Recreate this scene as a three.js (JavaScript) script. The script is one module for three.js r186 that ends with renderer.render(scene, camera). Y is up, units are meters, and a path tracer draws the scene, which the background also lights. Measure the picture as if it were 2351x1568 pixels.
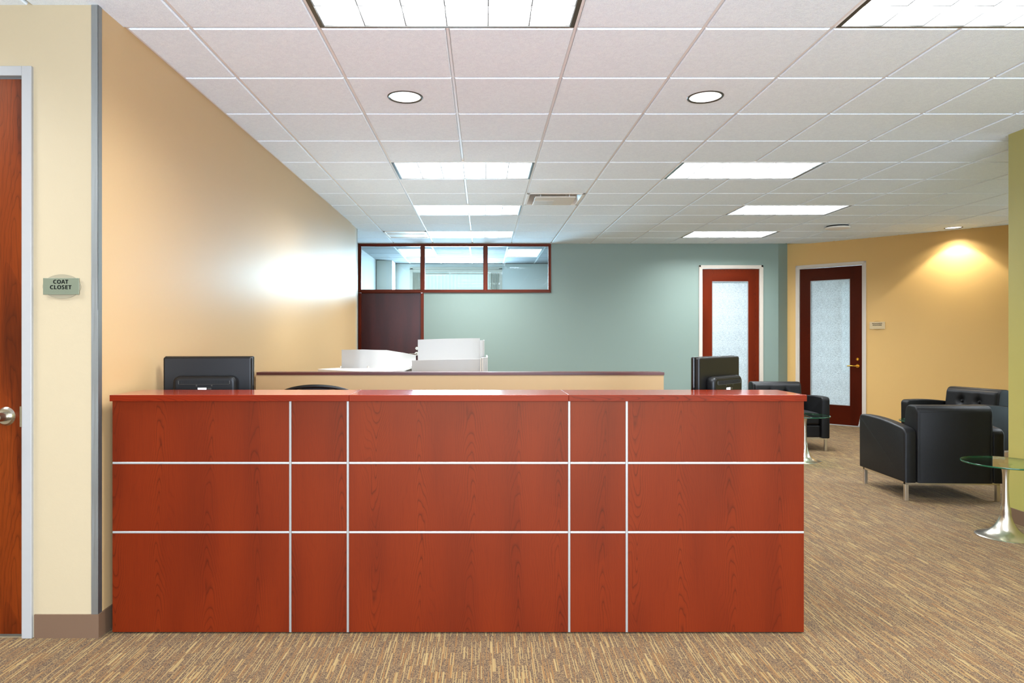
import * as THREE from 'three';
import { RoundedBoxGeometry } from 'three/addons/geometries/RoundedBoxGeometry.js';
import { mergeGeometries, toCreasedNormals } from 'three/addons/utils/BufferGeometryUtils.js';
import { FontLoader } from 'three/addons/loaders/FontLoader.js';
import { TextGeometry } from 'three/addons/geometries/TextGeometry.js';
import { RectAreaLightUniformsLib } from 'three/addons/lights/RectAreaLightUniformsLib.js';

// ---------------------------------------------------------------- camera, sky, exposure, large lights
// Plan coordinates: X to the right, d = distance in front of the camera (world z = -d), metres.
const scene = new THREE.Scene();
const EYE = 1.32, CEIL = 2.788, PITCH = 0.6096, GX = -0.172, GD = 3.206;
const camera = new THREE.PerspectiveCamera(2 * Math.atan(784 / 1552) * 180 / Math.PI, 2351 / 1568, 0.05, 80);
camera.position.set(0, EYE, 0);
camera.lookAt(0, EYE, -10);
camera.setViewOffset(2351, 1568, 65.5, 8, 2351, 1568);
const renderer = new THREE.WebGLRenderer();
renderer.toneMapping = THREE.LinearToneMapping;
renderer.toneMappingExposure = 1.46;
renderer.shadowMap.enabled = true;
RectAreaLightUniformsLib.init();
scene.background = new THREE.Color().setRGB(1.75, 2.1, 2.35);      // overcast daylight outside the windows
const TROFFER_L = 43, TROFFER_C = new THREE.Color().setRGB(0.9, 0.97, 1.05);
const DAY = new THREE.Color().setRGB(0.62, 0.84, 1.0);
function areaLight(name, X, y, d, w, h, towards, color, L) {
  const l = new THREE.RectAreaLight(color, L, w, h);
  l.name = name; l.position.set(X, y, -d); l.lookAt(towards[0], towards[1], -towards[2]); l.castShadow = true;
  scene.add(l);
  return l;
}
areaLight('entry_window_daylight', 0.7, 1.35, -2.3, 4.6, 2.4, [0.7, 1.35, 5], new THREE.Color().setRGB(0.85, 0.97, 1.2), 10.5);
areaLight('office_window_daylight', -0.54, 2.15, 13.3, 1.7, 0.95, [-0.54, 2.0, 0], new THREE.Color().setRGB(0.62, 0.87, 1.12), 50);
areaLight('lounge_window_daylight', 8.3, 1.4, 6.15, 1.7, 2.2, [0, 1.2, 7.6], new THREE.Color().setRGB(0.6, 0.86, 1.0), 1.6);
areaLight('meeting_window_daylight', 7.35, 1.5, 12.75, 2.2, 1.8, [5.3, 1.4, 10.3], DAY, 7);
areaLight('side_office_window_daylight', 3.7, 1.5, 13.3, 2.0, 1.8, [3.8, 1.4, 0], DAY, 7);

// ---------------------------------------------------------------- helpers
let seed = 20240611;
const rnd = () => { seed = (seed + 0x6d2b79f5) | 0; let t = Math.imul(seed ^ (seed >>> 15), 1 | seed); t = (t + Math.imul(t ^ (t >>> 7), 61 | t)) ^ t; return ((t ^ (t >>> 14)) >>> 0) / 4294967296; };
const used = {};
function numbered(n) { if (!(n in used)) { used[n] = 0; return n; } used[n]++; return n + '_' + String(used[n]).padStart(3, '0'); }
function shadows(o) { o.castShadow = true; o.receiveShadow = true; return o; }
function thing(name, label, category, X, y, d, turn = 0, group) {
  const o = new THREE.Group(); o.name = numbered(name); scene.add(o);
  o.position.set(X, y, -d); o.rotation.y = turn;
  o.userData = { label, category };
  if (group) o.userData.group = group;
  return o;
}
function structGroup(name, X = 0, y = 0, d = 0, turn = 0) {
  const o = new THREE.Group(); o.name = name; scene.add(o); o.position.set(X, y, -d); o.rotation.y = turn; o.userData = { kind: 'structure' };
  return o;
}
function part(parent, name, geo, m, label) {
  if (Array.isArray(geo)) geo = join(geo);
  const o = shadows(new THREE.Mesh(geo, m)); o.name = name; parent.add(o);
  if (label) o.userData.label = label;
  return o;
}
function struct(name, geo, m) { const o = part(scene, name, geo, m); o.userData.kind = 'structure'; return o; }
function join(list) {
  const need = list.some((g) => !g.index);
  return mergeGeometries(list.map((g) => { let h = need && g.index ? g.toNonIndexed() : g.clone(); for (const k of Object.keys(h.attributes)) if (!['position', 'normal', 'uv'].includes(k)) h.deleteAttribute(k); return h; }));
}
// uv in metres by the face's main direction; swap turns the grain by 90 degrees
function metric(g, swap = false, ou = 0, ov = 0) {
  const p = g.attributes.position, n = g.attributes.normal, uv = new Float32Array(p.count * 2);
  for (let i = 0; i < p.count; i++) {
    const ax = Math.abs(n.getX(i)), ay = Math.abs(n.getY(i)), az = Math.abs(n.getZ(i));
    let u, v;
    if (ax > ay && ax >= az) { u = p.getZ(i); v = p.getY(i); } else if (ay > az) { u = p.getX(i); v = p.getZ(i); } else { u = p.getX(i); v = p.getY(i); }
    uv[2 * i] = (swap ? v : u) + ou; uv[2 * i + 1] = (swap ? u : v) + ov;
  }
  g.setAttribute('uv', new THREE.BufferAttribute(uv, 2));
  return g;
}
// boxes by their limits in local axes (x, y, z)
function box(x0, x1, y0, y1, z0, z1, r = 0, swap = false, ou = 0, ov = 0) {
  const w = x1 - x0, h = y1 - y0, l = z1 - z0;
  const g = r > 0 ? new RoundedBoxGeometry(w, h, l, 3, Math.min(r, w / 2.01, h / 2.01, l / 2.01)) : new THREE.BoxGeometry(w, h, l);
  g.translate((x0 + x1) / 2, (y0 + y1) / 2, (z0 + z1) / 2);
  return metric(g, swap, ou, ov);
}
// the same by plan limits: depth d instead of z
const pbox = (X0, X1, y0, y1, d0, d1, r = 0, swap = false, ou = 0, ov = 0) => box(X0, X1, y0, y1, -d1, -d0, r, swap, ou, ov);
function cyl(r0, r1, h, seg = 32) { return new THREE.CylinderGeometry(r0, r1, h, seg); }
function tube(pts, r, seg = 24, rs = 10, closed = false) { return new THREE.TubeGeometry(new THREE.CatmullRomCurve3(pts.map((p) => new THREE.Vector3(...p)), closed, 'catmullrom', 0.3), seg, r, rs, closed); }
function bar(a, b, r, rs = 12) {
  const A = new THREE.Vector3(...a), B = new THREE.Vector3(...b), g = new THREE.CylinderGeometry(r, r, A.distanceTo(B), rs);
  g.applyQuaternion(new THREE.Quaternion().setFromUnitVectors(new THREE.Vector3(0, 1, 0), B.clone().sub(A).normalize()));
  return g.translate((A.x + B.x) / 2, (A.y + B.y) / 2, (A.z + B.z) / 2);
}
// wall from plan point a to b (left to right seen from inside), face on the line, thickness behind it
function wallFrame(a, b) { const dx = b[0] - a[0], dd = b[1] - a[1], len = Math.hypot(dx, dd); return { len, turn: Math.atan2(dd, dx), ux: dx / len, ud: dd / len }; }
function wall(name, a, b, m, { holes = [], t = 0.12, y0 = 0, y1 = CEIL + 0.08 } = {}) {
  const f = wallFrame(a, b), s = new THREE.Shape();
  s.moveTo(0, y0); s.lineTo(f.len, y0); s.lineTo(f.len, y1); s.lineTo(0, y1); s.closePath();
  for (const [u0, u1, v0, v1] of holes) { const h = new THREE.Path(); h.moveTo(u0, v0); h.lineTo(u0, v1); h.lineTo(u1, v1); h.lineTo(u1, v0); h.closePath(); s.holes.push(h); }
  const g = new THREE.ExtrudeGeometry(s, { depth: t, bevelEnabled: false }).translate(0, 0, -t);
  const o = struct(name, g, m);
  o.position.set(a[0], 0, -a[1]); o.rotation.y = f.turn;
  return o;
}

// ---------------------------------------------------------------- procedural textures
const hash = (x, y, s) => { let h = Math.imul(x | 0, 374761393) ^ Math.imul(y | 0, 668265263) ^ Math.imul(s | 0, 1274126177); h = Math.imul(h ^ (h >>> 13), 1274126177); return ((h ^ (h >>> 16)) >>> 0) / 4294967296; };
const mod = (a, n) => ((a % n) + n) % n;
// value noise on a lattice that repeats every (px, py) cells
function noise(x, y, px, py, s) {
  const ix = Math.floor(x), iy = Math.floor(y); let fx = x - ix, fy = y - iy;
  fx = fx * fx * (3 - 2 * fx); fy = fy * fy * (3 - 2 * fy);
  const x0 = mod(ix, px), x1 = mod(ix + 1, px), y0 = mod(iy, py), y1 = mod(iy + 1, py);
  const a = hash(x0, y0, s), b = hash(x1, y0, s), c = hash(x0, y1, s), d = hash(x1, y1, s);
  return a + (b - a) * fx + (c - a) * fy + (a - b - c + d) * fx * fy;
}
function dataTexture(W, H, sizeX, sizeY, fill, srgb = true) {
  const data = new Uint8Array(W * H * 4);
  for (let j = 0; j < H; j++) for (let i = 0; i < W; i++) {
    const c = fill(i / W, j / H, i, j), o = (j * W + i) * 4;
    data[o] = Math.max(0, Math.min(255, c[0])); data[o + 1] = Math.max(0, Math.min(255, c[1])); data[o + 2] = Math.max(0, Math.min(255, c[2])); data[o + 3] = 255;
  }
  const t = new THREE.DataTexture(data, W, H);
  t.wrapS = t.wrapT = THREE.RepeatWrapping; t.magFilter = THREE.LinearFilter; t.minFilter = THREE.LinearMipmapLinearFilter; t.generateMipmaps = true;
  t.repeat.set(1 / sizeX, 1 / sizeY);
  if (srgb) t.colorSpace = THREE.SRGBColorSpace;
  t.needsUpdate = true;
  return t;
}
const mix = (a, b, t) => [a[0] + (b[0] - a[0]) * t, a[1] + (b[1] - a[1]) * t, a[2] + (b[2] - a[2]) * t];

// flitches of cathedral grain side by side, running along v
function woodTexture(S, W, H, o) {
  const n = o.flitches;
  return dataTexture(S, S, W, H, (u, v) => {
    const fx = u * n, i = Math.floor(fx), h1 = hash(i, 1, o.seed), h2 = hash(i, 2, o.seed), h3 = hash(i, 3, o.seed);
    const wob = (noise(u * 5 * n, v * 6, 5 * n, 6, o.seed + 5) - 0.5) * 0.16 + (noise(u * n * 2, v * 2, n * 2, 2, o.seed + 6) - 0.5) * 0.3 * o.swirl;
    const dx = fx - i - 0.5 - (h1 - 0.5) * 0.2 + wob, dir = h2 > 0.35 ? 1 : -1;
    const turns = Math.round(o.rows * (0.75 + 0.5 * h3));
    const r = Math.sqrt(dx * dx + 0.0025) * o.steep + dir * v * turns + (noise(u * 3 * n, v * 9, 3 * n, 9, o.seed + 7) - 0.5) * 1.5 + (noise(u * 16 * n, v * 40, 16 * n, 40, o.seed + 12) - 0.5) * 0.35 + h1 * 7;
    const t = r - Math.floor(r), near = Math.exp(-dx * dx * o.focus);
    let line = Math.exp(-t * 9) + 0.35 * Math.exp(-(1 - t) * 16);
    line *= (0.2 + 0.8 * near) * (0.45 + 0.75 * noise(u * 4 * n, v * 7, 4 * n, 7, o.seed + 8));
    const fib = noise(u * o.fib, v * 26, o.fib, 26, o.seed + 9) * 0.6 + noise(u * o.fib * 0.4, v * 9, Math.round(o.fib * 0.4), 9, o.seed + 10) * 0.4 - 0.5;
    const tone = noise(u * n * 2.5, v * 3, Math.round(n * 2.5), 3, o.seed + 11) - 0.5;
    let c = mix(o.base, tone > 0 ? o.light : o.dark, Math.min(1, Math.abs(tone) * o.tone + 0.12 * near));
    c = mix(c, o.dark, Math.max(0, fib) * o.fibre); c = mix(c, o.light, Math.max(0, -fib) * o.fibre * 0.7);
    return mix(c, o.line, Math.min(1, line * o.contrast));
  });
}
const cherryMap = woodTexture(1536, 1.24, 1.2, { flitches: 6, rows: 14, steep: 22, focus: 34, seed: 11, swirl: 0.35, fib: 760, fibre: 0.5, tone: 0.7, contrast: 0.6, base: [160, 59, 28], light: [180, 73, 35], dark: [124, 40, 18], line: [74, 20, 10] });
const closetDoorMap = woodTexture(1024, 0.62, 1.5, { flitches: 3, rows: 7, steep: 13, focus: 9, seed: 47, swirl: 1.1, fib: 190, fibre: 0.55, tone: 2.3, contrast: 0.5, base: [172, 84, 42], light: [206, 112, 56], dark: [84, 36, 22], line: [60, 24, 16] });
const mahoganyMap = woodTexture(512, 0.9, 1.2, { flitches: 5, rows: 7, steep: 12, focus: 6, seed: 83, swirl: 0.5, fib: 160, fibre: 0.5, tone: 0.8, contrast: 0.25, base: [88, 40, 34], light: [106, 50, 42], dark: [64, 28, 24], line: [52, 20, 18] });

// loop carpet: short cream and amber runs of yarn among mottled brown, running away from the desk
const carpetTile = 1.28, CN = 2048;
const yarnKind = (c, r) => hash(c, r, 901);
function carpetAt(u, v) {
  const cols = 366, yx = u * cols, c = Math.floor(yx), fx = yx - c - 0.5;
  const off = hash(c, 3, 77), band = Math.floor(c / 2);
  const run = v * 12 + (hash(band, 4, 78) < 0.5 ? 0 : 0.5) + off * 0.12, k = Math.floor(run) % 12;
  const h = yarnKind(c, k), h2 = hash(c, k, 55);
  const loops = v * 420 + off * 5, li = Math.floor(loops), fl = loops - li - 0.5;
  const sp = hash(c, mod(li, 420), 31), sp2 = noise(u * 500, v * 500, 500, 500, 32);
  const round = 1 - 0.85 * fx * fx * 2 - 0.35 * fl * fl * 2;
  let col;
  if (h < 0.17) col = mix([246, 222, 168], [222, 190, 134], h2 * 0.8 + sp * 0.3);
  else if (h < 0.34) col = mix([206, 156, 92], [178, 130, 78], h2);
  else col = sp < 0.27 ? mix([118, 92, 72], [84, 64, 54], sp2) : sp > 0.78 ? [206, 176, 130] : mix([174, 142, 104], [142, 112, 84], sp2);
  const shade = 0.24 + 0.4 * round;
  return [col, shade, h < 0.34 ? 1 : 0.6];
}
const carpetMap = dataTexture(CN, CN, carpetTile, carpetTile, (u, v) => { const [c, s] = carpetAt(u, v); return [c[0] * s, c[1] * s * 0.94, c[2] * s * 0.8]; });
const carpetBump = dataTexture(CN, CN, carpetTile, carpetTile, (u, v) => { const [, s, h] = carpetAt(u, v); const g = 255 * s * h; return [g, g, g]; }, false);
const tileMap = dataTexture(512, 512, 0.4, 0.4, (u, v) => {
  const a = noise(u * 128, v * 128, 128, 128, 201), b = noise(u * 256, v * 256, 256, 256, 202), c = noise(u * 24, v * 24, 24, 24, 203);
  const g = 246 + (a - 0.5) * 16 + (b - 0.5) * 12 + (c - 0.5) * 6 - (a > 0.86 ? 16 : 0);
  return [g - 14, g - 3, g + 6];
});
const tileBump = dataTexture(512, 512, 0.4, 0.4, (u, v) => { const g = 255 * (0.55 * noise(u * 110, v * 110, 110, 110, 211) + 0.45 * noise(u * 230, v * 230, 230, 230, 212)); return [g, g, g]; }, false);
const pebbleBump = dataTexture(512, 512, 0.25, 0.25, (u, v) => { const g = 255 * (0.6 * noise(u * 42, v * 34, 42, 34, 221) + 0.4 * noise(u * 90, v * 80, 90, 80, 222)); return [g, g, g]; }, false);
const pebbleMap = dataTexture(512, 512, 0.25, 0.25, (u, v) => { const n = 0.6 * noise(u * 42, v * 34, 42, 34, 221) + 0.4 * noise(u * 90, v * 80, 90, 80, 222); const g = 218 + (n - 0.5) * 80; return [g - 6, g + 1, g + 2]; });
const leatherBump = dataTexture(512, 512, 0.16, 0.16, (u, v) => { const g = 255 * (0.5 * noise(u * 70, v * 70, 70, 70, 231) + 0.3 * noise(u * 150, v * 150, 150, 150, 232) + 0.2 * noise(u * 6, v * 6, 6, 6, 233)); return [g, g, g]; }, false);
const paintBump = dataTexture(512, 512, 0.5, 0.5, (u, v) => { const g = 255 * (0.6 * noise(u * 150, v * 150, 150, 150, 241) + 0.4 * noise(u * 60, v * 60, 60, 60, 242)); return [g, g, g]; }, false);
const brushedRough = dataTexture(256, 512, 0.2, 0.5, (u, v) => { const g = 120 + 70 * noise(u * 128, v * 4, 128, 4, 251); return [g, g, g]; }, false);
const meshMap = dataTexture(128, 128, 0.02, 0.02, (u, v) => { const s = Math.sin(u * Math.PI * 8) * Math.sin(v * Math.PI * 8); const g = 30 + 18 * s; return [g, g, g]; });

// ---------------------------------------------------------------- materials
const std = (o) => new THREE.MeshStandardMaterial(o), phy = (o) => new THREE.MeshPhysicalMaterial(o);
const paint = (hex, rough = 0.55) => std({ color: hex, roughness: rough, bumpMap: paintBump, bumpScale: 0.0001 });
const M = {
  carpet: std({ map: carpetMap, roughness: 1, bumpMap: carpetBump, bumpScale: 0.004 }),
  tile: std({ map: tileMap, roughness: 0.95, bumpMap: tileBump, bumpScale: 0.0012 }),
  tee: std({ color: 0xe4e2de, roughness: 0.5 }),
  backing: std({ color: 0xd8d6d2, roughness: 0.9 }),
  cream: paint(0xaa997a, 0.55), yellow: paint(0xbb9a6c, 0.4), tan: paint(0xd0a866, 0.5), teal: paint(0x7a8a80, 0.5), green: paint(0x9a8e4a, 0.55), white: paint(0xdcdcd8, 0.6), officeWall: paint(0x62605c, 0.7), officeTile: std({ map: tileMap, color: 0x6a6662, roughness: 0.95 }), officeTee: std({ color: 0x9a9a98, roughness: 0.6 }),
  partition: paint(0xbb9a6e, 0.6),
  frameWhite: std({ color: 0xc6bbac, roughness: 0.4 }), frameGrey: std({ color: 0x9a9894, roughness: 0.3 }),
  base: std({ color: 0x624a37, roughness: 0.5 }),
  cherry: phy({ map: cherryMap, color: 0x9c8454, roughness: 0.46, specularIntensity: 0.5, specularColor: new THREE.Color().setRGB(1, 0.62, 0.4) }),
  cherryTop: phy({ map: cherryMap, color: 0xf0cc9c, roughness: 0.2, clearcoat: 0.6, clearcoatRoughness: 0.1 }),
  cherryDark: phy({ map: cherryMap, color: 0x9a8262, roughness: 0.38, specularIntensity: 0.5, specularColor: new THREE.Color().setRGB(1, 0.7, 0.5) }),
  cherryDeep: phy({ map: cherryMap, color: 0x6a5038, roughness: 0.38, specularIntensity: 0.4, specularColor: new THREE.Color().setRGB(1, 0.7, 0.5) }),
  closetDoor: phy({ map: closetDoorMap, color: 0x947a52, roughness: 0.35, specularIntensity: 0.5, specularColor: new THREE.Color().setRGB(1, 0.7, 0.5) }),
  mahogany: phy({ map: mahoganyMap, color: 0xb8948a, roughness: 0.35, specularIntensity: 0.8 }),
  capWood: std({ map: mahoganyMap, color: 0xf0b898, roughness: 0.35 }),
  transomWood: phy({ map: mahoganyMap, color: 0xffb070, roughness: 0.35, specularIntensity: 0.5, specularColor: new THREE.Color().setRGB(1, 0.7, 0.5) }),
  alu: std({ color: 0xb0b0ac, roughness: 0.42, metalness: 0.55 }), aluUpright: std({ color: 0x8e8a84, roughness: 0.5, metalness: 0.5 }),
  cherryEdge: phy({ map: cherryMap, color: 0xa87c56, roughness: 0.42, specularIntensity: 0.4, specularColor: new THREE.Color().setRGB(1, 0.6, 0.4) }),
  steel: std({ color: 0x9a9d9b, roughness: 0.8, metalness: 1, roughnessMap: brushedRough }),
  satin: std({ color: 0xc9c1b2, roughness: 0.27, metalness: 1 }),
  chrome: std({ color: 0xd8d0c2, roughness: 0.3, metalness: 1 }),
  brass: std({ color: 0xd9a441, roughness: 0.22, metalness: 1 }),
  nickel: std({ color: 0xb9b4a6, roughness: 0.25, metalness: 1 }),
  leather: phy({ color: 0x0b0a0a, roughness: 0.5, bumpMap: leatherBump, bumpScale: 0.0006, specularIntensity: 0.55 }),
  blackPlastic: phy({ color: 0x0f0e0d, roughness: 0.42, specularIntensity: 0.6, bumpMap: leatherBump, bumpScale: 0.0001 }),
  glossBlack: std({ color: 0x0a0a0b, roughness: 0.15 }), darkSlot: std({ color: 0x050505, roughness: 0.8 }), dark: std({ color: 0x2b2a28, roughness: 0.6 }),
  darkFrame: std({ color: 0x57554f, roughness: 0.3, metalness: 0.7 }),
  pane: phy({ color: 0xf2fbfb, roughness: 0.0, transmission: 1, thickness: 0, ior: 1.5 }),
  tableGlass: phy({ color: 0xe2f4e8, roughness: 0.0, transmission: 1, thickness: 0, ior: 1.5 }), glassEdge: phy({ color: 0x1f5a3c, roughness: 0.1, transmission: 0.4, thickness: 0 }),
  pebble: phy({ map: pebbleMap, roughness: 0.65, transmission: 0.5, thickness: 0, bumpMap: pebbleBump, bumpScale: 0.004 }),
  acrylic: phy({ color: 0xc4c2be, roughness: 0.55, transmission: 0.35, thickness: 0 }),
  clearPlate: phy({ color: 0x90866e, roughness: 0.12 }), clearPlateTan: phy({ color: 0xc09a5e, roughness: 0.12 }),
  whiteLam: std({ color: 0xcfcbc4, roughness: 0.3 }), greyFabric: std({ color: 0x8d877c, roughness: 0.95 }),
  signGreen: std({ color: 0x757b66, roughness: 0.35, metalness: 0.3 }), signTan: std({ color: 0xc9b48e, roughness: 0.4, metalness: 0.2 }), ink: phy({ color: 0x040404, roughness: 0.8, specularIntensity: 0.2 }),
  housing: std({ color: 0xf2f0ea, roughness: 0.5 }), louver: std({ color: 0x585856, roughness: 0.6 }),
  glow: std({ color: 0xffffff, roughness: 0.6, emissive: new THREE.Color().setRGB(1, 0.985, 0.95), emissiveIntensity: 1.15 }),
  glowSoft: std({ color: 0xffffff, roughness: 0.6, emissive: new THREE.Color().setRGB(0.95, 0.98, 1), emissiveIntensity: 0.75 }),
  sticker: std({ color: 0xe8e8e8, roughness: 0.6 }),
  vane: phy({ color: 0xd9d3c4, roughness: 0.8, transmission: 0.3, thickness: 0 }),
  facade: std({ color: 0xe6f0f0, roughness: 0.7 }), concrete: std({ color: 0x9a9894, roughness: 0.9 }), mesh: std({ map: meshMap, roughness: 0.8 }),
  vent: std({ color: 0xe9e6e0, roughness: 0.45 }), ventShade: std({ color: 0xd3ccc0, roughness: 0.5 }),
};

// ---------------------------------------------------------------- plan of the rooms
const XL = -1.70, DC = 2.98, DLE = 9.11, DB = 10.55, XG = 3.79, DG = 4.88;
const TEAL_END = [4.602, DB], CORNER = [4.831, 10.747], S2 = Math.SQRT1_2, TAN_LEN = 5.2;
const TAN_END = [CORNER[0] + TAN_LEN * S2, CORNER[1] - TAN_LEN * S2];
const onTan = (s) => [CORNER[0] + s * S2, CORNER[1] - s * S2];
const FRONT = -2.4, XFL = -4.0, XRR = 8.508;

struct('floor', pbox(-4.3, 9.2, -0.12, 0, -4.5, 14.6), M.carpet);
wall('wall_closet', [XFL, DC], [XL - 0.003, DC], M.cream, { holes: [[0.86, 1.975, 0, 2.475]] });
wall('wall_left', [XL, DC + 0.02], [XL, DLE], M.yellow);
wall('wall_left_end', [XL, DLE], [-3.6, DLE], M.cream);
wall('wall_recess', [-3.6, DLE], [-3.6, DB], M.cream);
wall('wall_back', [-3.6, DB], TEAL_END, M.teal, { holes: [[3.6 - 1.93, 3.6 - 0.955, 0, 2.03], [3.6 - 1.93, 3.6 + 1.035, 2.0301, 2.775], [3.6 + 3.39, 3.6 + 4.335, 0, 2.42]] });
wall('wall_return', TEAL_END, CORNER, M.teal);
wall('wall_angled', CORNER, TAN_END, M.tan, { holes: [[0.16, 1.085, 0, 2.42]] });
wall('wall_lounge', TAN_END, [TAN_END[0], DG + 0.15], M.tan, { holes: [[TAN_END[1] - 7.05, TAN_END[1] - 5.3, 0.2, 2.55]] });
wall('wall_lounge_near', [TAN_END[0], DG], [XG + 0.001, DG], M.green, { t: 0.001 });
wall('wall_right', [XG, DG], [XG, FRONT], M.green);
wall('wall_front', [XG, FRONT], [XFL, FRONT], M.cream, { holes: [[0.75, 5.45, 0.1, 2.6]] });
wall('wall_far_left', [XFL, FRONT], [XFL, DC], M.cream);
struct('baseboard_closet', pbox(-1.976, XL, 0, 0.103, DC - 0.008, DC), M.base);
struct('baseboard_left', pbox(XL, XL + 0.008, 0, 0.103, DC - 0.008, DLE), M.base);
struct('baseboard_right', pbox(XG - 0.009, XG, 0, 0.103, FRONT, DG + 0.008, 0.002), M.base);
{ // along the angled wall, either side of the door
  const f = wallFrame(CORNER, TAN_END), o = struct('baseboard_angled', [box(0.01, 0.12, 0, 0.103, 0, 0.008, 0.002), box(1.12, f.len, 0, 0.103, 0, 0.008, 0.002)], M.base);
  o.position.set(CORNER[0], 0, -CORNER[1]); o.rotation.y = f.turn;
}
struct('baseboard_back', [pbox(-0.93, 3.37, 0, 0.103, DB - 0.008, DB, 0.002), pbox(4.38, 4.6, 0, 0.103, DB - 0.008, DB, 0.002)], M.base);
// stainless corner guards
{
  const g = structGroup('trim_1', XL, 0, DC);
  part(g, 'face_leg', box(-0.028, 0.003, 0.103, CEIL, 0, 0.003, 0.001), M.steel);
  part(g, 'return_leg', box(0, 0.003, 0.103, CEIL, -0.028, 0.003, 0.001), M.steel);
  const h = structGroup('trim_2', XL, 0, DLE);
  part(h, 'face_leg', box(0, 0.003, 0.103, CEIL, 0, 0.026, 0.001), M.frameGrey);
  part(h, 'return_leg', box(-0.026, 0.003, 0.103, CEIL, -0.003, 0, 0.001), M.frameGrey);
}

// ---------------------------------------------------------------- ceiling
const fixtures = [];                                                // cells [k, j] taken by fittings
const lineX = (k) => GX + k * PITCH, lineD = (j) => GD + j * PITCH;
const trofferCells = [[-1, -1], [3, -1], [-1, 4], [3, 4], [-1, 7], [5, 7], [-1, 10], [5, 10], [9, 4], [-6, -2], [-1, -6], [3, -6]];
for (const [k, j] of trofferCells) fixtures.push([k, j], [k + 1, j]);
fixtures.push([1, 6], [-2, 10]);
const downSpots = [[lineX(-0.5), lineD(1.5)], [lineX(2.5), lineD(1.5)], [6.255, lineD(9.5)]];
const taken = (k, j) => fixtures.some(([a, b]) => a === k && b === j);
const lightPairs = (k, j) => trofferCells.some(([a, b]) => a + 1 === k && b === j);
{
  const c = structGroup('ceiling', 0, 0, 0);
  part(c, 'ceiling_slab', pbox(-4.3, 9.2, CEIL + 0.3, CEIL + 0.4, -4.5, 14.6), M.backing);
  const makeTile = (x0, x1, z0, z1, n, hole) => {
    const b = 0.005, s = new THREE.Shape(); s.moveTo(x0, z0); s.lineTo(x1, z0); s.lineTo(x1, z1); s.lineTo(x0, z1); s.closePath();
    if (hole) { const h = new THREE.Path(); h.absarc(hole[0], hole[1], 0.104, 0, 2 * Math.PI, true); s.holes.push(h); }
    const g = new THREE.ExtrudeGeometry(s, { depth: 0.008, bevelEnabled: true, bevelThickness: b, bevelSize: b, bevelOffset: -b, bevelSegments: 1, curveSegments: hole ? 24 : 1 });
    g.rotateX(Math.PI / 2).translate(0, 0.013, 0);                  // lower face at y = 0
    return metric(g, n % 2 === 1, n * 0.13, n * 0.31);
  };
  const hs = (PITCH - 0.018) / 2, full = [0, 1, 2, 3].map((n) => makeTile(-hs, hs, -hs, hs, n));
  const inPlan = (X, d) => X > (d > DLE ? -3.6 : d > DC ? XL - 0.3 : XFL) && (d > DG ? X + d < CORNER[0] + CORNER[1] + 0.45 : X < XG + 0.3) && X < XRR && d < DB;
  let made = 0;
  const cols = new Set(), rows = new Set(), cells = [];
  for (let j = -3; j <= 11; j++) for (let k = -6; k <= 13; k++) {
    const X = lineX(k + 0.5), d = lineD(j + 0.5);
    if (!inPlan(X, d) || X > Math.max(2.9, d * 0.98)) continue;
    if (d < DC && X < -4) continue;
    cells.push([k, j]); cols.add(k); cols.add(k + 1); rows.add(j); rows.add(j + 1);
    if (taken(k, j)) continue;
    let g = full[Math.floor(hash(k, j, 5) * 4)];
    const cut = d > DC && lineD(j + 1) < DLE && lineX(k) < XL;                            // cut along the left wall
    if (cut) g = makeTile(XL + 0.012 - X, hs, -hs, hs, 1);
    const dl = downSpots.find(([x, e]) => Math.abs(x - X) < 0.2 && Math.abs(e - d) < 0.2);
    if (dl) g = makeTile(-hs, hs, -hs, hs, 0, [dl[0] - X, d - dl[1]]);
    const o = part(c, made ? 'ceiling_tile_' + String(made).padStart(3, '0') : 'ceiling_tile', g, M.tile);
    o.position.set(X, CEIL, -d); made++;
  }
  // tees between the cells, broken where a fitting spans two cells
  const has = (k, j) => cells.some(([a, b]) => a === k && b === j);
  const tw = 0.007, ty = CEIL + 0.008;
  let n = 0;
  const tee = (segs) => { if (segs.length) part(c, n ? 'grid_tee_' + String(n).padStart(3, '0') : 'grid_tee', segs, M.tee), n++; };
  for (const k of cols) {
    const segs = [];
    if (lineX(k) < XL) continue;
    for (let j = -3; j <= 11; j++) if ((has(k, j) || has(k - 1, j)) && !lightPairs(k, j)) segs.push(pbox(lineX(k) - tw, lineX(k) + tw, ty, ty + 0.03, lineD(j), lineD(j + 1)));
    tee(segs);
  }
  for (const j of rows) {
    const segs = [];
    for (let k = -6; k <= 13; k++) if (has(k, j) || has(k, j - 1)) segs.push(pbox(Math.max(lineX(k) + tw, lineD(j) > DC ? XL : -9), lineX(k + 1) - tw, ty, ty + 0.03, lineD(j) - tw, lineD(j) + tw));
    tee(segs);
  }
  part(c, 'wall_angle', [pbox(XL, XL + 0.02, CEIL + 0.006, CEIL + 0.012, DC, DLE), pbox(XL, TEAL_END[0], CEIL + 0.004, CEIL + 0.012, DB - 0.02, DB)], M.tee);
}

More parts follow.
